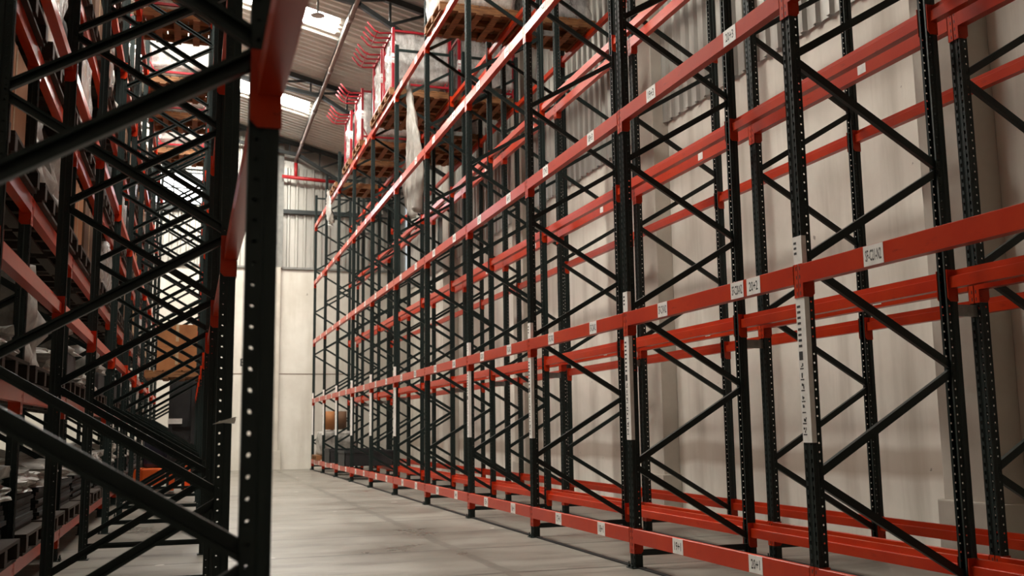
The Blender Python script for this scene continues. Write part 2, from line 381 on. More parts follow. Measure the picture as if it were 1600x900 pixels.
# ------------------------------------------------------------------ rack pieces
def upright_mesh():
    bm = bmesh.new(); step = 0.05; N = int(UP_H/step)
    W, g = 0.040, 0.012
    prof = [(0.066, 0.018), (0.066, 0.030), (0.034, 0.031), (0.028, W), (0.0, W), (0.0, g+0.002), (0.006, g-0.003), (0.006, -g+0.003), (0.0, -g-0.002), (0.0, -W), (0.028, -W), (0.034, -0.031), (0.066, -0.030), (0.066, -0.018)]
    def tile(a, b_, z0, z1, hw, hh, slot):
        a, b_ = Vector((a[0], a[1], 0)), Vector((b_[0], b_[1], 0)); L = (b_-a).length; d = (b_-a)/L
        def P(u, z): q = a + d*u; return (q.x, q.y, z)
        zc = (z0+z1)/2; uc = L/2
        outer = [(L, zc), (L, z1), (uc, z1), (0, z1), (0, zc), (0, z0), (uc, z0), (L, z0)]
        if slot: inner = [(uc+hw, zc), (uc+hw, zc+hh), (uc, zc+hh), (uc-hw, zc+hh), (uc-hw, zc), (uc-hw*0.6, zc-hh), (uc, zc-hh), (uc+hw*0.6, zc-hh)]
        else: inner = [(uc+hw*math.cos(t*PI/4), zc+hw*math.sin(t*PI/4)) for t in range(8)]
        vo = [bm.verts.new(P(*q)) for q in outer]; vi = [bm.verts.new(P(*q)) for q in inner]
        for t in range(8): bm.faces.new((vo[t], vo[(t+1) % 8], vi[(t+1) % 8], vi[t]))
    holed = {1: (0.0058, 0, False), 12-1+0: None}
    for i in range(len(prof)-1):
        a, b_ = prof[i], prof[i+1]
        if i in (1, 11):                                   # bracing flanges: round holes
            for s in range(N): tile(a, b_, s*step, (s+1)*step, 0.0058, 0, False)
        elif i in (4, 8):                                  # front face: beam slots
            for s in range(N): tile(a, b_, s*step, (s+1)*step, 0.0062, 0.012, True)
        else:
            vs = [bm.verts.new((a[0], a[1], 0)), bm.verts.new((b_[0], b_[1], 0)), bm.verts.new((b_[0], b_[1], N*step)), bm.verts.new((a[0], a[1], N*step))]
            bm.faces.new(vs)
    bmesh.ops.recalc_face_normals(bm, faces=bm.faces)
    bmesh.ops.remove_doubles(bm, verts=bm.verts, dist=0.0002)
    bmesh.ops.recalc_face_normals(bm, faces=bm.faces)
    bmesh.ops.solidify(bm, geom=bm.faces[:], thickness=0.0022)
    return mesh_of(bm, 'upright', M['upright'])
UPRIGHT = upright_mesh()
def base_plate_mesh():
    bm = bmesh.new()
    box(bm, -0.035, 0.085, -0.06, 0.06, 0, 0.008, 0, 0.002)
    box(bm, 0.003, 0.055, 0.0425, 0.047, 0.008, 0.10); box(bm, 0.003, 0.055, -0.047, -0.0425, 0.008, 0.10)
    for y in (0.03, -0.03): tube(bm, [(-0.022, y, 0.008), (-0.022, y, 0.028)], 0.010, 6); tube(bm, [(-0.022, y, 0.028), (-0.022, y, 0.05)], 0.005, 6)
    return mesh_of(bm, 'base_plate', M['upright'])
BASE = base_plate_mesh()
XN0, XN1 = 0.054, DEPTH-0.054
def channel(bm, p, q, w=0.046, d=0.030, t=0.003):
    """lipped brace channel in the XZ plane"""
    p, q = Vector(p), Vector(q); dd = (q-p).normalized(); n = Vector((-dd.z, 0, dd.x))
    y = Vector((0, 1, 0))
    def slab(c0, c1, nn0, nn1, y0, y1):
        vs = [bm.verts.new(c + n*a + y*b_) for c in (c0, c1) for a, b_ in ((nn0, y0), (nn1, y0), (nn1, y1), (nn0, y1))]
        for idx in ((0, 1, 2, 3), (7, 6, 5, 4), (0, 4, 5, 1), (1, 5, 6, 2), (2, 6, 7, 3), (3, 7, 4, 0)): bm.faces.new([vs[i] for i in idx])
    slab(p, q, -w/2, w/2, -d/2, -d/2+t)
    slab(p, q, -w/2, -w/2+t, -d/2+t, d/2); slab(p, q, w/2-t, w/2, -d/2+t, d/2)
    slab(p, q, -w/2+t, -w/2+0.012, d/2-t, d/2); slab(p, q, w/2-0.012, w/2-t, d/2-t, d/2)
Z_FRONT, Z_REAR, PER = 0.79, 1.405, 1.23
def brace_mesh(p, q):
    bm = bmesh.new(); channel(bm, p, q)
    for c in (p, q): tube(bm, [(c[0], -0.036, c[2]), (c[0], 0.036, c[2])], 0.0075, 8)
    return mesh_of(bm, 'brace', M['brace'])
BR_UP = brace_mesh((XN0, 0, 0.022), (XN1, 0, PER/2-0.022))        # front low -> rear high
BR_DN = brace_mesh((XN0, 0, -0.022), (XN1, 0, -PER/2+0.022))      # front high -> rear low
STRUT = brace_mesh((XN0, 0, 0), (XN1, 0, 0))
def strip_mesh():
    bm = bmesh.new(); z0, z1 = 0.985, 2.165
    box(bm, -0.0035, -0.001, -0.041, 0.041, z0, z1)
    box(bm, -0.0035, 0.028, -0.0432, -0.0412, z0, z1); box(bm, -0.0035, 0.010, 0.0412, 0.0432, z0, z1)
    rnd = random.Random(3)
    def mark(z, h, y0, y1): box(bm, -0.0042, -0.0034, y0, y1, z, z+h, 1)
    for g0 in (1.69, 1.56):
        for q in range(4): mark(g0-0.032*q+0.06, 0.014, 0.002, 0.034)
    mark(1.45, 0.05, 0.0, 0.036)
    z = 1.41
    while z > 1.03:
        for q in range(3):
            y0 = rnd.uniform(-0.004, 0.02); mark(z+rnd.uniform(0, 0.02), rnd.uniform(0.006, 0.018), y0, y0+rnd.uniform(0.006, 0.014))
        mark(z-0.012, 0.007, 0.0, 0.034); z -= 0.062
    for z in (2.12, 2.09, 2.06): mark(z, 0.014, 0.008, 0.034)
    return mesh_of(bm, 'label_strip', [M['white_label'], M['ink']])
STRIP = strip_mesh()
def make_frame(strip):
    r = link('rack_support', None)
    link('upright', UPRIGHT, r, (0, 0, 0.008)); link('upright', UPRIGHT, r, (DEPTH, 0, 0.008), PI)
    link('base_plate', BASE, r); link('base_plate', BASE, r, (DEPTH, 0, 0), PI)
    z = Z_FRONT
    link('brace', BR_DN, r, (0, 0, Z_FRONT))
    while z + PER/2 < UP_H:
        link('brace', BR_UP, r, (0, 0, z))
        if z + PER < UP_H: link('brace', BR_DN, r, (0, 0, z+PER))
        z += PER
    link('strut', STRUT, r, (0, 0, 0.115)); link('strut', STRUT, r, (0, 0, UP_H-0.08))
    if strip:
        s = link('label_strip', STRIP, r); s['label'] = 'white label strip with dark markings'
    return r
FRAME = make_frame(False); FRAME_S = make_frame(True)
_used = set()
def put_frame(src, x, y, rz, label, group):
    if src.name in _used: o = copy_tree(src)
    else: o = src; _used.add(src.name)
    o.location = (x, y, 0); o.rotation_euler = (0, 0, rz); tag(o, label, 'rack frame', group); return o
NR = 11
def nth(n): return 'next to end wall' if n == 1 else '%s from end wall' % ORD[n]
for k in range(-1, NR):
    y = RY0 + PITCH_Y*k; n = NR-k
    put_frame(FRAME if k in (4,) else FRAME_S, A_X, y, 0, 'dark green frame%s, aisle row of wall rack, %s' % ('' if k == 4 else ', white strip', nth(n)), 'frames in the aisle row of the wall rack')
    put_frame(FRAME, B_X, y, 0, 'dark green frame, wall row of wall rack, %s' % nth(n), 'frames in the wall row of the wall rack')
NL = 12
for j in range(-1, NL-1):
    y = LY0 + PITCH_Y*j; n = NL-1-j
    put_frame(FRAME, LA_X, y, PI, 'dark green frame, aisle row of loaded rack, %s' % nth(n), 'frames in the aisle row of the loaded rack')
    if j >= 0:
        put_frame(FRAME, LB_X, y, PI, 'dark green frame, inner row of loaded rack, %s' % nth(n), 'frames in the inner row of the loaded rack')

# row spacers between the back-to-back rows
bm = bmesh.new(); channel(bm, (0, 0, 0), (B_X-A_X-DEPTH, 0, 0), 0.07, 0.03)
SP = mesh_of(bm, 'row_spacer', M['galv'])
for k in range(-1, NR):
    for lv, z in (('low', 1.76), ('high', 6.4)):
        o = link('row_spacer', SP, None, (A_X+DEPTH, RY0+PITCH_Y*k, z))
        tag(o, 'grey %s spacer bar joining both rows of wall rack, %s' % (lv, nth(NR-k)), 'spacer bar', 'spacer bars between the wall rack rows')

# ------------------------------------------------------------------ beams
def beam_body_mesh():
    bm = bmesh.new()
    prism(bm, [(-0.009, -0.110), (-0.009, -0.002), (-0.007, 0), (0.022, 0), (0.023, -0.040), (0.048, -0.040), (0.050, -0.042), (0.050, -0.110)], 'y', 0.0455, PITCH_Y-0.0455)
    bm.transform(Matrix.Identity(4))
    return mesh_of(bm, 'beam_body', M['red'])
BODY = beam_body_mesh()
def connector_mesh(far):
    bm = bmesh.new()
    box(bm, -0.007, -0.003, 0.004, 0.0455, -0.19, 0.004)
    prism(bm, [(-0.007, 0.004), (0.068, 0.004), (0.068, -0.17), (0.05, -0.19), (-0.007, -0.19)], 'y', 0.0415, 0.0455)
    for z in (-0.02, -0.07, -0.12, -0.165): box(bm, -0.0076, -0.0069, 0.013, 0.020, z-0.013, z+0.009, 1)
    tube(bm, [(0.006, 0.047, -0.150), (0.006, 0.052, -0.150)], 0.007, 6)
    if far:
        for v in bm.verts: v.co.y = PITCH_Y - v.co.y
    return mesh_of(bm, 'beam_connector', [M['red'], M['dark']])
CON_N, CON_F = connector_mesh(False), connector_mesh(True)
def sticker_mesh(w, h):
    bm = bmesh.new(); box(bm, -0.0105, -0.0092, -w/2, w/2, -h/2, h/2); return mesh_of(bm, 'sticker', M['white_label'])
ST_L = sticker_mesh(0.155, 0.106); ST_S = sticker_mesh(0.09, 0.07)
def make_beam():
    r = link('rack_beam', None)
    link('beam_body', BODY, r); link('beam_connector', CON_N, r); link('beam_connector', CON_F, r)
    return r
BEAM = make_beam(); _bu = [False]
def put_beam(x, y, z, facing, label, group, stickers=()):
    """facing -1: outer face looks to -X, starts at y; +1: outer face looks to +X"""
    if _bu[0]: o = copy_tree(BEAM)
    else: o = BEAM
    o.location = (x, y if facing < 0 else y+PITCH_Y, z); o.rotation_euler = (0, 0, 0 if facing < 0 else PI)
    tag(o, label, 'beam', group)
    return o
def add_stickers(o, stickers):
    for (ly, txt, big) in stickers:
        s = link('sticker', ST_L if big else ST_S, o, (0, ly, -0.055)); s['label'] = ('white sticker reading %s' % txt) if txt else 'blank white sticker'
        if txt: link('lettering', text_mesh(txt, 0.125 if len(txt) > 5 else 0.10, 0.06), s, (-0.0108, 0, 0))
LVN = ['floor level', 'second level', 'third level', 'fourth level', 'top level']
todo = []
def bay_nth(n): return 'bay next to end wall' if n == 1 else '%s bay from end wall' % ORD[n]
beam_specs = []
for b in range(-1, NR-1):
    y = RY0 + PITCH_Y*b; n = NR-1-b
    for li, z in enumerate(LEV):
        near, far = 20-2*b, 19-2*b
        st = []
        if li == 1:
            st = [(1.73, 'SF-C%d-N2' % far, True), (0.67, 'SF-C%d-N2' % near, True)]
            if b == 0: st.append((0.475, '20+2', True))
        elif li == 0: st = [(1.62, '%d+1' % far, True), (0.60, '%d+1' % near, True)]
        else: st = [(1.80, '%d+%d' % (far, li+1), True), (0.62, '%d+%d' % (near, li+1), True)]
        if b < 0: st = [s for s in st if s[0] > 1]
        beam_specs.append((A_X, y, z, -1, ('red beam with sticker %s, aisle face of wall rack, %s' % (st[0][1], LVN[li]) if b <= 0 and li < 2 else 'red beam, aisle face of wall rack, %s, %s' % (LVN[li], bay_nth(n))), 'aisle face beams of the wall rack', st))
        beam_specs.append((A_X+DEPTH, y, z, 1, 'red beam, back of aisle row, wall rack, %s, %s' % (LVN[li], bay_nth(n)), 'beams at the back of the wall rack aisle row', []))
        st = [(0.9, '', False)] if li in (1, 2, 3) else []
        beam_specs.append((B_X, y, z, -1, 'red beam, front of wall row, wall rack, %s, %s' % (LVN[li], bay_nth(n)), 'front beams of the wall row', st))
        beam_specs.append((B_X+DEPTH, y, z, 1, 'red beam beside pale side wall, wall rack, %s, %s' % (LVN[li], bay_nth(n)), 'beams beside the side wall', []))
LBLEV = [0.30, 1.41, 2.67, 3.69, 5.0, 6.4]
LBN = ['floor level', 'second level', 'third level', 'fourth level', 'fifth level', 'top level']
for j in range(-1, NL-2):
    y = LY0 + PITCH_Y*j; n = NL-2-j
    for li, z in list(enumerate(LEV))[1:]:
        if j >= 0 or li <= 2:
            beam_specs.append((LA_X, y, z, 1, 'red beam, aisle face of loaded rack, %s, %s' % (LVN[li], bay_nth(n)), 'aisle face beams of the loaded rack', []))
        if j >= 0:
            beam_specs.append((LA_X-DEPTH, y, z, -1, 'red beam, back of aisle row, loaded rack, %s, %s' % (LVN[li], bay_nth(n)), 'beams at the back of the loaded rack aisle row', []))
    if j >= 1:
        for li, z in enumerate(LBLEV):
            beam_specs.append((LB_X, y, z, 1, 'red beam, front of inner row, loaded rack, %s, %s' % (LBN[li], bay_nth(n)), 'beams of the loaded rack inner row', []))
made = []
for i, (x, y, z, fc, lab, grp, st) in enumerate(beam_specs):
    o = put_beam(x, y, z, fc, lab, grp); _bu[0] = True
    made.append((o, st))
for o, st in made: add_stickers(o, st)

# ------------------------------------------------------------------ pallets and loads
def pallet_parts(mat):
    d = bmesh.new()
    for q in range(8): box(d, -0.6+q*0.1514+0.003, -0.6+q*0.1514+0.137, -0.5, 0.5, 0.118, 0.140, 0, 0.002)
    st = bmesh.new(); box(st, -0.598, 0.598, -0.045, 0.045, 0.022, 0.118, 0, 0.003)
    r = bmesh.new()
    for x in (-0.53, -0.27, 0, 0.27, 0.53): box(r, x-0.05, x+0.05, -0.5, 0.5, 0, 0.022, 0, 0.002)
    return mesh_of(d, 'deck', mat), mesh_of(st, 'stringer', mat), mesh_of(r, 'bottom_slat', mat)
def make_pallet(mat):
    D, S, R_ = pallet_parts(mat); r = link('wooden_pallet', None)
    link('deck', D, r); link('bottom_slat', R_, r)
    for y in (-0.45, 0, 0.45): link('stringer', S, r, (0, y, 0))
    return r
PALS = {'wood': make_pallet(M['wood']), 'wood_dark': make_pallet(M['wood_dark'])}; _pu = set()
def put_pallet(x, y, z, label, group='pallets on the racks', rz=0.0, kind='wood'):
    if kind in _pu: o = copy_tree(PALS[kind])
    else: o = PALS[kind]; _pu.add(kind)
    o.location = (x, y, z); o.rotation_euler = (0, 0, rz); tag(o, label, 'pallet', group); return o

def crumple(w, d, h, seed, amp=0.03, n=9, taper=0.0, lean=0.0):
    """wrinkled wrapped block, base at z 0"""
    rnd = random.Random(seed); bm = bmesh.new()
    bmesh.ops.create_cube(bm, size=1.0); bmesh.ops.subdivide_edges(bm, edges=bm.edges[:], cuts=n, use_grid_fill=True)
    ph = [rnd.uniform(0, 6) for _ in range(8)]
    for v in bm.verts:
        x, y, z = v.co.x, v.co.y, v.co.z+0.5
        s = 1 - taper*z
        q = amp*(math.sin(x*9+ph[0]+z*7)+math.sin(y*11+ph[1]-z*5)+math.sin(z*13+ph[2]+x*5+y*4))/2 + rnd.uniform(-amp, amp)*0.5
        nx, ny = (1 if abs(x) > 0.49 else 0)*math.copysign(1, x), (1 if abs(y) > 0.49 else 0)*math.copysign(1, y)
        v.co = Vector((x*w*s + nx*q + lean*z, y*d*s + ny*q, z*h + (q if z > 0.99 else 0)))
    return bm
# crimson rack with hook arms, film-wrapped, standing on a pallet
def make_hook_rack():
    r = link('hook_rack', None)
    H, W, D = 1.10, 1.06, 0.86
    bm = bmesh.new()
    for x in (-W/2, W/2):
        for y in (-D/2, D/2): box(bm, x-0.025, x+0.025, y-0.025, y+0.025, 0, H+0.06)
    for z in (0.10, H):
        for y in (-D/2, D/2): box(bm, -W/2, W/2, y-0.018, y+0.018, z-0.018, z+0.018)
        for x in (-W/2, W/2): box(bm, x-0.018, x+0.018, -D/2, D/2, z-0.018, z+0.018)
    for x in (-W/2, W/2):
        for y in (-D/2, D/2):
            bar(bm, (x, y*0.72, 0.10), (x, y, 0.32), 0.02, 0.02); bar(bm, (x*0.78, y, 0.10), (x, y, 0.32), 0.02, 0.02)
    link('rack_body', mesh_of(bm, 'rack_body', M['hook_red']), r)
    def hook(dx):
        b_ = bmesh.new()
        tube(b_, [(0, 0, 0), (0.24*dx, 0, -0.02), (0.33*dx, 0, 0.02), (0.46*dx, 0, 0.17)], 0.017, 6)
        return mesh_of(b_, 'hook', M['hook_red'])
    hl = hook(-1)
    for q in range(4):
        y = -D/2 + 0.08 + q*0.235
        link('hook', hl, r, (-W/2, y, H-0.02))
    bm = bmesh.new(); 
    for dx in (-1,): tube(bm, [(dx*(W/2+0.28), -D/2, H-0.035), (dx*(W/2+0.28), D/2-0.05, H-0.035)], 0.010, 6)
    link('hook_rail', mesh_of(bm, 'hook_rail', M['hook_red']), r)
    link('wrapped_goods', mesh_of(crumple(W-0.22, D-0.22, H-0.12, 5, 0.03), 'wrapped_goods', M['bag'], True), r, (0, 0, 0.06))
    link('film_wrap', mesh_of(crumple(W-0.01, D-0.01, H-0.16, 9, 0.028, 13), 'film_wrap', M['film'], True), r, (0, 0, 0.18))
    return r
HR = make_hook_rack(); _hu = [False]
def put_hook_rack(x, y, z, label, rz=0.0, hooks=True):
    if _hu[0]: o = copy_tree(HR)
    else: o = HR; _hu[0] = True
    o.location = (x, y, z); o.rotation_euler = (0, 0, rz); tag(o, label, 'hook rack', 'film-wrapped crimson hook racks')
    if not hooks:
        for ch in list(o.children):
            if ch.name.startswith('hook'): bpy.data.objects.remove(ch)
    return o
PZ = LEV[4]
acx = A_X + DEPTH/2
# right rack, aisle row, top level: one crate pallet then crimson racks
put_pallet(acx, 13.72, PZ, 'wooden pallet under the plywood crate, top level of wall rack', rz=0.0)
bm = bmesh.new(); box(bm, -0.52, 0.52, -0.44, 0.44, 0, 1.0, 0, 0.01)
t = link('plywood_crate', None, None, (acx, 13.72, PZ+0.141)); tag(t, 'pale plywood crate on a pallet, top level of wall rack', 'crate')
link('crate_box', mesh_of(bm, 'crate_box', M['wood_pale']), t)
bm = bmesh.new()
for z in (0.2, 0.75): box(bm, -0.53, 0.53, -0.45, 0.45, z, z+0.02)
link('strap', mesh_of(bm, 'strap', M['frame_grey']), t)
link('film_wrap', mesh_of(crumple(1.14, 0.98, 1.0, 21, 0.02), 'film_wrap', M['film'], True), t, (0.0, 0, 0.0))
rr = [17.5, 18.6, 20.9, 22.45, 24.65]
for n, y in enumerate(rr):
    put_pallet(acx, y, PZ, ('wooden pallet under crimson hook rack, aisle row of wall rack, %s from end wall' % ORD[len(rr)-n] if n < 4 else 'bare wooden pallet, top level of wall rack, closest to the end wall'))
    if n < 4: put_hook_rack(acx, y, PZ+0.141, 'film-wrapped crimson hook rack, aisle row of wall rack, %s from end wall' % ORD[4-n])
# right rack, wall row, top level
bcx = B_X + DEPTH/2
for n, (y, kind) in enumerate(((13.75, 'dark'), (17.5, 'rack'), (19.86, 'box'), (21.05, 'rack'))):
    put_pallet(bcx, y, PZ, 'wooden pallet, wall row top level, under %s' % {13.75: 'the dark wrapped load', 17.5: 'the nearer crimson rack', 19.86: 'the brown boxed load', 21.05: 'the farther crimson rack'}[y])
    if kind == 'rack': put_hook_rack(bcx, y, PZ+0.141, 'film-wrapped crimson hook rack in the wall row, the %s of two' % ('nearer' if n == 1 else 'farther'), hooks=False)
    else:
        t = link('wrapped_load', None, None, (bcx, y, PZ+0.141)); tag(t, 'film-wrapped %s load on the wall row top level' % ('dark' if kind == 'dark' else 'brown boxed'), 'wrapped load')
        link('goods', mesh_of(crumple(0.98, 0.8, 1.0, 31+n, 0.012), 'goods', M['black'] if kind == 'dark' else M['card']), t)
        link('film_wrap', mesh_of(crumple(1.05, 0.88, 1.02, 41+n, 0.02), 'film_wrap', M['film'], True), t)
# left rack, front row, top level
lcx = LA_X - DEPTH/2
for n, (y, z, rack) in enumerate(((13.5, PZ, True), (15.1, PZ, True), (18.0, PZ, True), (20.0, LEV[4], True), (22.6, PZ, True))):
    put_pallet(lcx, y, z, 'wooden pallet, aisle row of loaded rack, top level, %s from end wall' % ORD[5-n])
    put_hook_rack(lcx, y, z+0.141, 'film-wrapped crimson hook rack, aisle row of loaded rack, %s from end wall' % ORD[5-n])
# brown carton stack on the left row's second level
put_pallet(lcx+0.2, 18.2, LEV[1], 'wooden pallet under the brown cartons, second level of loaded rack')
CZ = LEV[1]+0.141
bm = bmesh.new(); box(bm, -0.32, 0.32, -0.42, 0.42, 0, 0.39, 0, 0.006)
CM = mesh_of(bm, 'carton_body', M['card']); bm = bmesh.new(); box(bm, -0.025, 0.025, -0.423, 0.423, 0.10, 0.392)
TM = mesh_of(bm, 'packing_tape', M['wood_pale'])
for q, nm in ((0, 'lower'), (1, 'upper')):
    t = link('carton', None, None, (lcx+0.11, 18.2, CZ+0.392*q)); tag(t, '%s of two big brown cartons on a pallet, second level of loaded rack' % nm, 'carton', 'brown cartons on the loaded rack')
    link('carton_body', CM, t); link('packing_tape', TM, t)

# hanging film
def drape(name, x, y, z0, z1, w, seed, label):
    rnd = random.Random(seed); bm = bmesh.new(); nu, nv = 16, 26; g = []
    for j in range(nv+1):
        t = j/nv; row = []
        wid = w*(0.12 + 0.88*min(1, t*1.6)) if t < 0.72 else w*(1-(t-0.72)*1.6)
        for i in range(nu+1):
            s = i/nu-0.5
            a = s*wid + 0.05*math.sin(t*7+seed)
            row.append(bm.verts.new((x + 0.05*math.sin(s*22+t*5+seed)*(0.4+t) + rnd.uniform(-0.015, 0.015) + 0.10*t, y + a, z1+(z0-z1)*t + 0.06*math.sin(s*9+t*3))))
        g.append(row)
    for j in range(nv):
        for i in range(nu): bm.faces.new((g[j][i], g[j][i+1], g[j+1][i+1], g[j+1][i]))
    bmesh.ops.solidify(bm, geom=bm.faces[:], thickness=0.004)
    o = link(name, mesh_of(bm, name, M['film_hang'], True)); tag(o, label, 'plastic film'); return o
M['film_hang'] = simple('crumpled_white_film', (0.62, 0.60, 0.55), (0.46, 0.44, 0.40), 6, 0.35, bmp=0.5)
drape('hanging_film', A_X+0.11, 16.15, 4.72, 7.07, 1.25, 2, 'crumpled white plastic film hanging below the top level of wall rack')
drape('hanging_film', A_X-0.10, 25.3, 6.4, 7.22, 0.7, 5, 'torn white plastic film hanging at the far end of wall rack top level')

# far end, right rack floor level
z = LEV[0]
put_pallet(acx, 27.7, z, 'wooden pallet at floor level of wall rack, next to end wall', 'pallets on the floor level')
t = link('wrapped_load', mesh_of(crumple(0.95, 0.85, 0.62, 51, 0.02), 'wrapped_load', M['bag'], True), None, (acx-0.02, 27.7, z+0.15)); tag(t, 'white wrapped block on the floor level pallet by the end wall', 'wrapped load')
for q, (dx, m_, lab) in enumerate(((-0.22, 'card', 'brown cardboard roll standing on the white wrapped block'), (0.12, 'card_dark', 'dark cardboard roll behind the brown roll by the end wall'))):
    t = link('cardboard_roll', None, None, (acx+dx, 27.7+0.1*q, z+0.15+0.67)); tag(t, lab, 'cardboard roll')
    bm = bmesh.new(); tube(bm, [(0, 0, 0), (0, 0, 0.5)], 0.17, 20); link('roll_body', mesh_of(bm, 'roll_body', M[m_]), t)
    bm = bmesh.new(); tube(bm, [(0, 0, 0.5), (0, 0, 0.504)], 0.06, 12); link('core', mesh_of(bm, 'core', M['dark']), t)
def crate(name, x, y, z, w, d, h, label):
    t = link(name, None, None, (x, y, z)); tag(t, label, 'crate', 'black crates at floor level')
    bm = bmesh.new(); box(bm, -w/2, w/2, -d/2, d/2, 0.0, 0.02)
    for x0, x1, y0, y1 in ((-w/2, -w/2+0.02, -d/2, d/2), (w/2-0.02, w/2, -d/2, d/2), (-w/2, w/2, -d/2, -d/2+0.02), (-w/2, w/2, d/2-0.02, d/2)): box(bm, x0, x1, y0, y1, 0.02, h)
    link('crate_body', mesh_of(bm, 'crate_body', M['black']), t)
    bm = bmesh.new()
    for y0 in (-d/2-0.012, d/2): box(bm, -w/2-0.012, w/2+0.012, y0, y0+0.012, h-0.05, h)
    for x0 in (-w/2-0.012, w/2): box(bm, x0, x0+0.012, -d/2, d/2, h-0.05, h)
    link('rim', mesh_of(bm, 'rim', M['black']), t)
crate('plastic_crate', acx, 25.4, z, 1.10, 0.95, 0.34, 'black plastic crate, floor level of wall rack, second bay from end wall')
crate('plastic_crate', acx, 22.9, z, 1.10, 1.0, 0.34, 'black plastic crate, floor level of wall rack, third bay from end wall')

# ------------------------------------------------------------------ left back row goods
lbx = LB_X - DEPTH/2
def stack(x, y, z, w, d, h, mat, label, cat, group, seed, name):
    n = 8; bm = bmesh.new(); rnd = random.Random(seed); hh = h/n
    for q in range(n):
        dx, dy = rnd.uniform(-0.02, 0.02), rnd.uniform(-0.025, 0.025)
        box(bm, -w/2+dx, w/2+dx, -d/2+dy, d/2+dy, q*hh, (q+0.9)*hh)
    tag(link(name, mesh_of(bm, name, M[mat]), None, (x, y, z)), label, cat, group)
def sacks(x, y, z, w, d, h, mat, label, seed, name='plastic_sack'):
    bm = crumple(w, d, h, seed, 0.045, 7, taper=0.12)
    tag(link(name, mesh_of(bm, name, M[mat], True), None, (x, y, z)), label, 'sack', 'sacks in the loaded rack inner row')
def carton(x, y, z, w, d, h, mat, label, wrap=False):
    t = link('carton', None, None, (x, y, z)); tag(t, label, 'carton', 'cartons in the loaded rack inner row')
    bm = bmesh.new(); box(bm, -w/2, w/2, -d/2, d/2, 0, h, 0, 0.008); link('carton_body', mesh_of(bm, 'carton_body', M[mat]), t)
    bm = bmesh.new(); box(bm, w/2, w/2+0.002, -0.025, 0.025, 0.02, h-0.02); box(bm, -w/2, w/2, -0.025, 0.025, h, h+0.002); link('packing_tape', mesh_of(bm, 'packing_tape', M['wood_pale']), t)
    if wrap: link('film_wrap', mesh_of(crumple(w+0.06, d+0.06, h+0.02, int(y*10), 0.015, 7), 'film_wrap', M['film'], True), t)
rnd = random.Random(11)
for j in range(1, NL-2):
    y0 = LY0 + PITCH_Y*j; n = NL-2-j; bn = bay_nth(n)
    for li, z in enumerate(LBLEV):
        for h_, dy in (('near', 0.62), ('far', 1.76)):
            y = y0 + dy; kind = rnd.choice(['carton', 'sack', 'dark', 'carton', 'dark'])
            if li == 0: kind = 'sheets'
            elif li == 1: kind = rnd.choice(['tray', 'sack', 'sheets'])
            elif li == 2: kind = rnd.choice(['boards', 'carton', 'sack'])
            where = 'inner row, %s, %s half of %s' % (LBN[li].replace(' level', ''), h_, bn.replace(' from end wall', ''))
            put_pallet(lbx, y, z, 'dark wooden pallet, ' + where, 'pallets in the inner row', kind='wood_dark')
            zz = z+0.141; top = (LBLEV[li+1]-0.2 if li < 5 else z+1.4) - zz
            if kind == 'sheets':
                if li == 0:
                    stack(lbx, y, zz, 1.0, 0.92, 0.24, 'rubber', 'black flat stack, ' + where, 'flat stack', 'black flat stacks in the inner row', j*3+int(dy*3), 'flat_stack'); zz += 0.245  # black stack added to stand in for the dark void under the film
                bm = crumple(1.0, 0.92, 0.12+rnd.uniform(0, 0.1), j*7+li+int(dy*3), 0.035, 11); lo = min(v.co.z for v in bm.verts)
                tag(link('folded_film', mesh_of(bm, 'folded_film', M['bag'], False), None, (lbx, y, zz-lo)), 'folded pale plastic film, ' + where, 'plastic film', 'folded film in the inner row')
            elif kind == 'boards':
                stack(lbx, y, zz, 1.05, 0.95, min(0.55, top), 'wood_pale', 'stack of brown boards, ' + where, 'board stack', 'board stacks in the loaded rack inner row', j*5+li, 'board_stack')
            elif kind == 'tray':
                crate_h = 0.3; t = link('plastic_tray', None, None, (lbx, y, zz)); tag(t, 'black tray, ' + where, 'tray', 'trays in the loaded rack inner row')
                bm = bmesh.new(); box(bm, -0.5, 0.5, -0.45, 0.45, 0, 0.05, 0, 0.01); link('tray_base', mesh_of(bm, 'tray_base', M['black']), t)
                bm = bmesh.new(); box(bm, -0.5, 0.5, -0.45, 0.45, 0.05, crate_h, 0, 0.03); link('tray_body', mesh_of(bm, 'tray_body', M['black']), t)
                sacks(lbx, y, zz+crate_h+0.002, 0.95, 0.85, 0.25, 'bag', 'white sack on a black tray, ' + where, j*3+li)
            elif kind == 'sack': sacks(lbx, y, zz, 1.0, 0.9, min(top, rnd.uniform(0.5, 0.9)), 'bag', 'white plastic sacks, ' + where, j*9+li+int(dy*3))
            elif kind == 'dark': sacks(lbx, y, zz, 1.0, 0.92, min(top, rnd.uniform(0.7, 1.0)), 'black', 'black plastic sacks, ' + where, j*9+li+int(dy*3))
            else: carton(lbx, y, zz, 1.0, 0.92, min(top, rnd.uniform(0.7, 1.05)), rnd.choice(['card', 'card_dark', 'card_dark']), 'brown carton, ' + where, rnd.random() < 0.5)

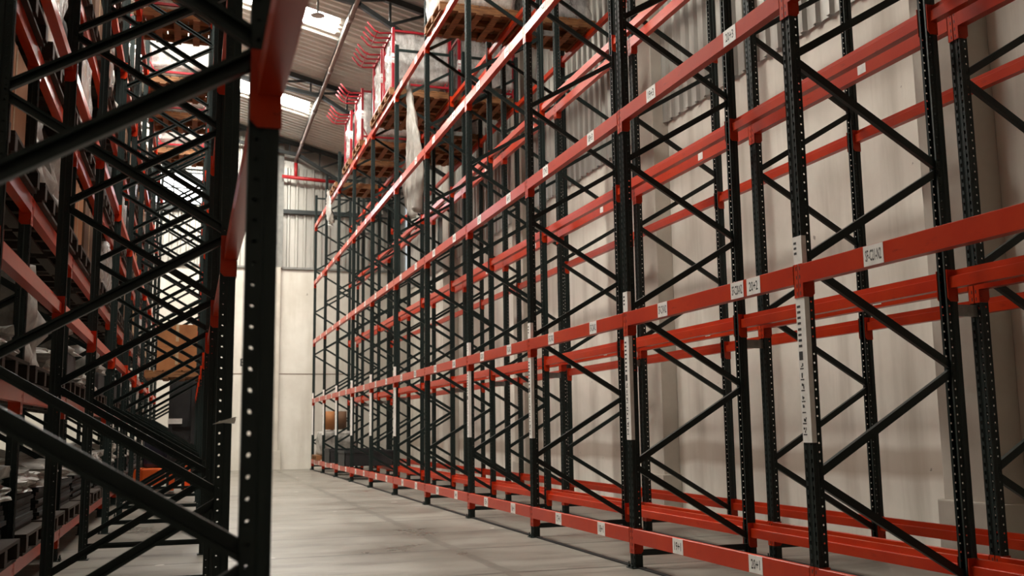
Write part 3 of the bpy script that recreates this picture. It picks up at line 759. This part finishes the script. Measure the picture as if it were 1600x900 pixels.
# ------------------------------------------------------------------ warehouse truck at the end of the left tunnel
TX, TY = -0.42, 20.6
t = link('reach_truck', None, None, (TX, TY, 0)); tag(t, 'black warehouse truck with orange base standing inside the loaded rack', 'truck')
bm = bmesh.new(); box(bm, -0.42, 0.0, -0.35, 0.75, 0.10, 0.42, 0, 0.03); prism(bm, [(-0.42, 0.10), (-0.62, 0.10), (-0.55, 0.40), (-0.42, 0.42)], 'y', -0.30, 0.70)
link('chassis', mesh_of(bm, 'chassis', M['orange']), t)
bm = bmesh.new(); box(bm, -0.42, 0.06, 0.0, 0.75, 0.42, 1.05, 0, 0.08); link('hood', mesh_of(bm, 'hood', M['navy']), t)
bm = bmesh.new()
for x in (0.03, 0.44): box(bm, x, x+0.07, -0.42, -0.30, 0.08, 2.30)
for z in (0.2, 1.2, 2.24): box(bm, 0.03, 0.51, -0.40, -0.32, z, z+0.06)
box(bm, 0.10, 0.44, -0.36, -0.33, 0.30, 2.25)
link('mast', mesh_of(bm, 'mast', M['black']), t)
bm = bmesh.new(); box(bm, 0.02, 0.28, -0.445, -0.425, 1.26, 1.36); s = link('plate', mesh_of(bm, 'plate', M['white_label']), t); s['label'] = 'white number plate'
for x in (-0.36, 0.30):
    bm = bmesh.new(); tube(bm, [(x, -0.1, 0.10), (x+0.09, -0.1, 0.10)], 0.10, 16); link('wheel', mesh_of(bm, 'wheel', M['rubber']), t)
    bm = bmesh.new(); tube(bm, [(x, 0.55, 0.10), (x+0.09, 0.55, 0.10)], 0.10, 16); link('wheel', mesh_of(bm, 'wheel', M['rubber']), t)
for x in (0.08, 0.36):
    bm = bmesh.new(); box(bm, x, x+0.10, -1.25, -0.42, 0.05, 0.09); box(bm, x, x+0.10, -0.47, -0.42, 0.05, 0.5); link('fork', mesh_of(bm, 'fork', M['orange']), t)

# ------------------------------------------------------------------ roof steel, pipes, lamp
for n, y in enumerate((1.35, 7.0, 12.65, 18.3, 23.95, END_Y-0.30)):
    t = link('roof_truss', None, None, (0, y, 0)); tag(t, 'dark steel roof truss, %s' % ('next to the end wall' if n == 5 else '%s from the end wall' % ORD[6-n]), 'roof truss', 'roof trusses')
    off = 0.11
    bm = bmesh.new(); bar(bm, (LEFT_X+0.05, 0, roof_z(LEFT_X+0.05)-off-0.06), (WALL_X-0.3, 0, roof_z(WALL_X-0.3)-off-0.06), 0.10, 0.12); link('top_chord', mesh_of(bm, 'top_chord', M['steel_dark']), t)
    def low(x): return 9.30-0.165*(x-2.9) if x <= 2.9 else 9.30-0.58*(x-2.9)
    bm = bmesh.new(); bar(bm, (LEFT_X+0.05, 0, low(LEFT_X+0.05)), (2.92, 0, low(2.9)), 0.09, 0.09); bar(bm, (2.88, 0, 9.30), (6.04, 0, low(6.04)), 0.09, 0.09)
    link('bottom_chord', mesh_of(bm, 'bottom_chord', M['steel_dark']), t)
    wb = [-8.2, -7.0, -5.8, -4.6, -3.4, -2.2, -1.0, 0.2, 1.4, 2.6, 3.5, 4.3, 5.1, 5.8]
    for q in range(len(wb)-1):
        x0, x1 = wb[q], wb[q+1]
        bm = bmesh.new(); bar(bm, (x0, 0, low(x0)), (x0, 0, roof_z(x0)-off-0.06), 0.045, 0.045)
        bar(bm, (x0, 0, low(x0)), (x1, 0, roof_z(x1)-off-0.06), 0.05, 0.05)
        link('web_bar', mesh_of(bm, 'web_bar', M['steel_dark']), t)
for n, x in enumerate((2.91, 5.0, -4.0, -6.5)):
    bm = bmesh.new(); zz = roof_z(x)-0.09
    box(bm, x-0.025, x+0.025, BACK_Y, END_Y-0.02, zz-0.10 if n == 0 else zz-0.03, zz)
    tag(link('roof_purlin', mesh_of(bm, 'roof_purlin', M['steel_dark'])), 'dark steel purlin under the roof, %s' % ('above the brown pipe' if n == 0 else 'above the wall rack' if n == 1 else '%s from the brown pipe towards the loaded rack' % ORD[n-1]), 'purlin', 'roof purlins')
px, pz = 2.80, 9.19
t = link('sprinkler_pipe', None, None, (px, END_Y-0.5, pz)); tag(t, 'brown-grey pipe running along under the roof to the end wall', 'pipe')
bm = bmesh.new(); tube(bm, [(0, -END_Y-4, 0), (0, 0.12, 0), (0, 0.2, -0.05), (0, 0.22, -0.15)], 0.047, 14); link('pipe_run', mesh_of(bm, 'pipe_run', M['pipe']), t)
bm = bmesh.new()
for y in range(-29, 0, 3): tube(bm, [(0, y+0.4, 0), (0, y+0.6, 0)], 0.058, 14)
link('coupling', mesh_of(bm, 'coupling', M['pipe']), t)
bm = bmesh.new(); tube(bm, [(0, 0.22, -0.12), (0, 0.22, -0.58)], 0.05, 12); s = link('down_pipe', mesh_of(bm, 'down_pipe', M['red_pipe']), t); s['label'] = 'red down pipe'
bm = bmesh.new(); tube(bm, [(-0.40, 0.22, -0.56), (1.18, 0.22, -0.64)], 0.055, 12); s = link('cross_pipe', mesh_of(bm, 'cross_pipe', M['red_pipe']), t); s['label'] = 'red cross pipe'
t = link('pendant_lamp', None, None, (2.20, 19.2, 9.36)); tag(t, 'small grey pendant lamp hanging below the skylight', 'lamp')
bm = bmesh.new(); tube(bm, [(0, 0, 0.03), (0, 0, roof_z(2.2)-9.36-0.03)], 0.024, 8); link('rod', mesh_of(bm, 'rod', M['steel_grey']), t)
bm = bmesh.new()
prof = [(0.02, 0.05), (0.08, 0.04), (0.14, 0.01), (0.15, 0.0), (0.10, -0.012), (0.0, -0.016)]
rings = [[bm.verts.new((r_*math.cos(a*2*PI/20), r_*math.sin(a*2*PI/20), z_)) for a in range(20)] for r_, z_ in prof[:-1]]
for q in range(len(rings)-1):
    for a in range(20): bm.faces.new((rings[q][a], rings[q][(a+1) % 20], rings[q+1][(a+1) % 20], rings[q+1][a]))
bm.faces.new(rings[0]); bm.faces.new(rings[-1])
link('shade', mesh_of(bm, 'shade', M['frame_grey'], True), t)

# torn tape end stuck to an aisle-side upright of the loaded rack
t = link('torn_tape', None, None, (LA_X-0.055, LY0+PITCH_Y-0.052, 1.135)); tag(t, 'torn white tape end stuck on an aisle upright of loaded rack', 'tape')
bm = bmesh.new()
prism(bm, [(-0.03, -0.012), (0.0, 0.0), (0.075, 0.022), (0.07, -0.010), (0.02, -0.006)], 'y', -0.002, 0.002)
link('tape_strip', mesh_of(bm, 'tape_strip', M['white_label']), t)
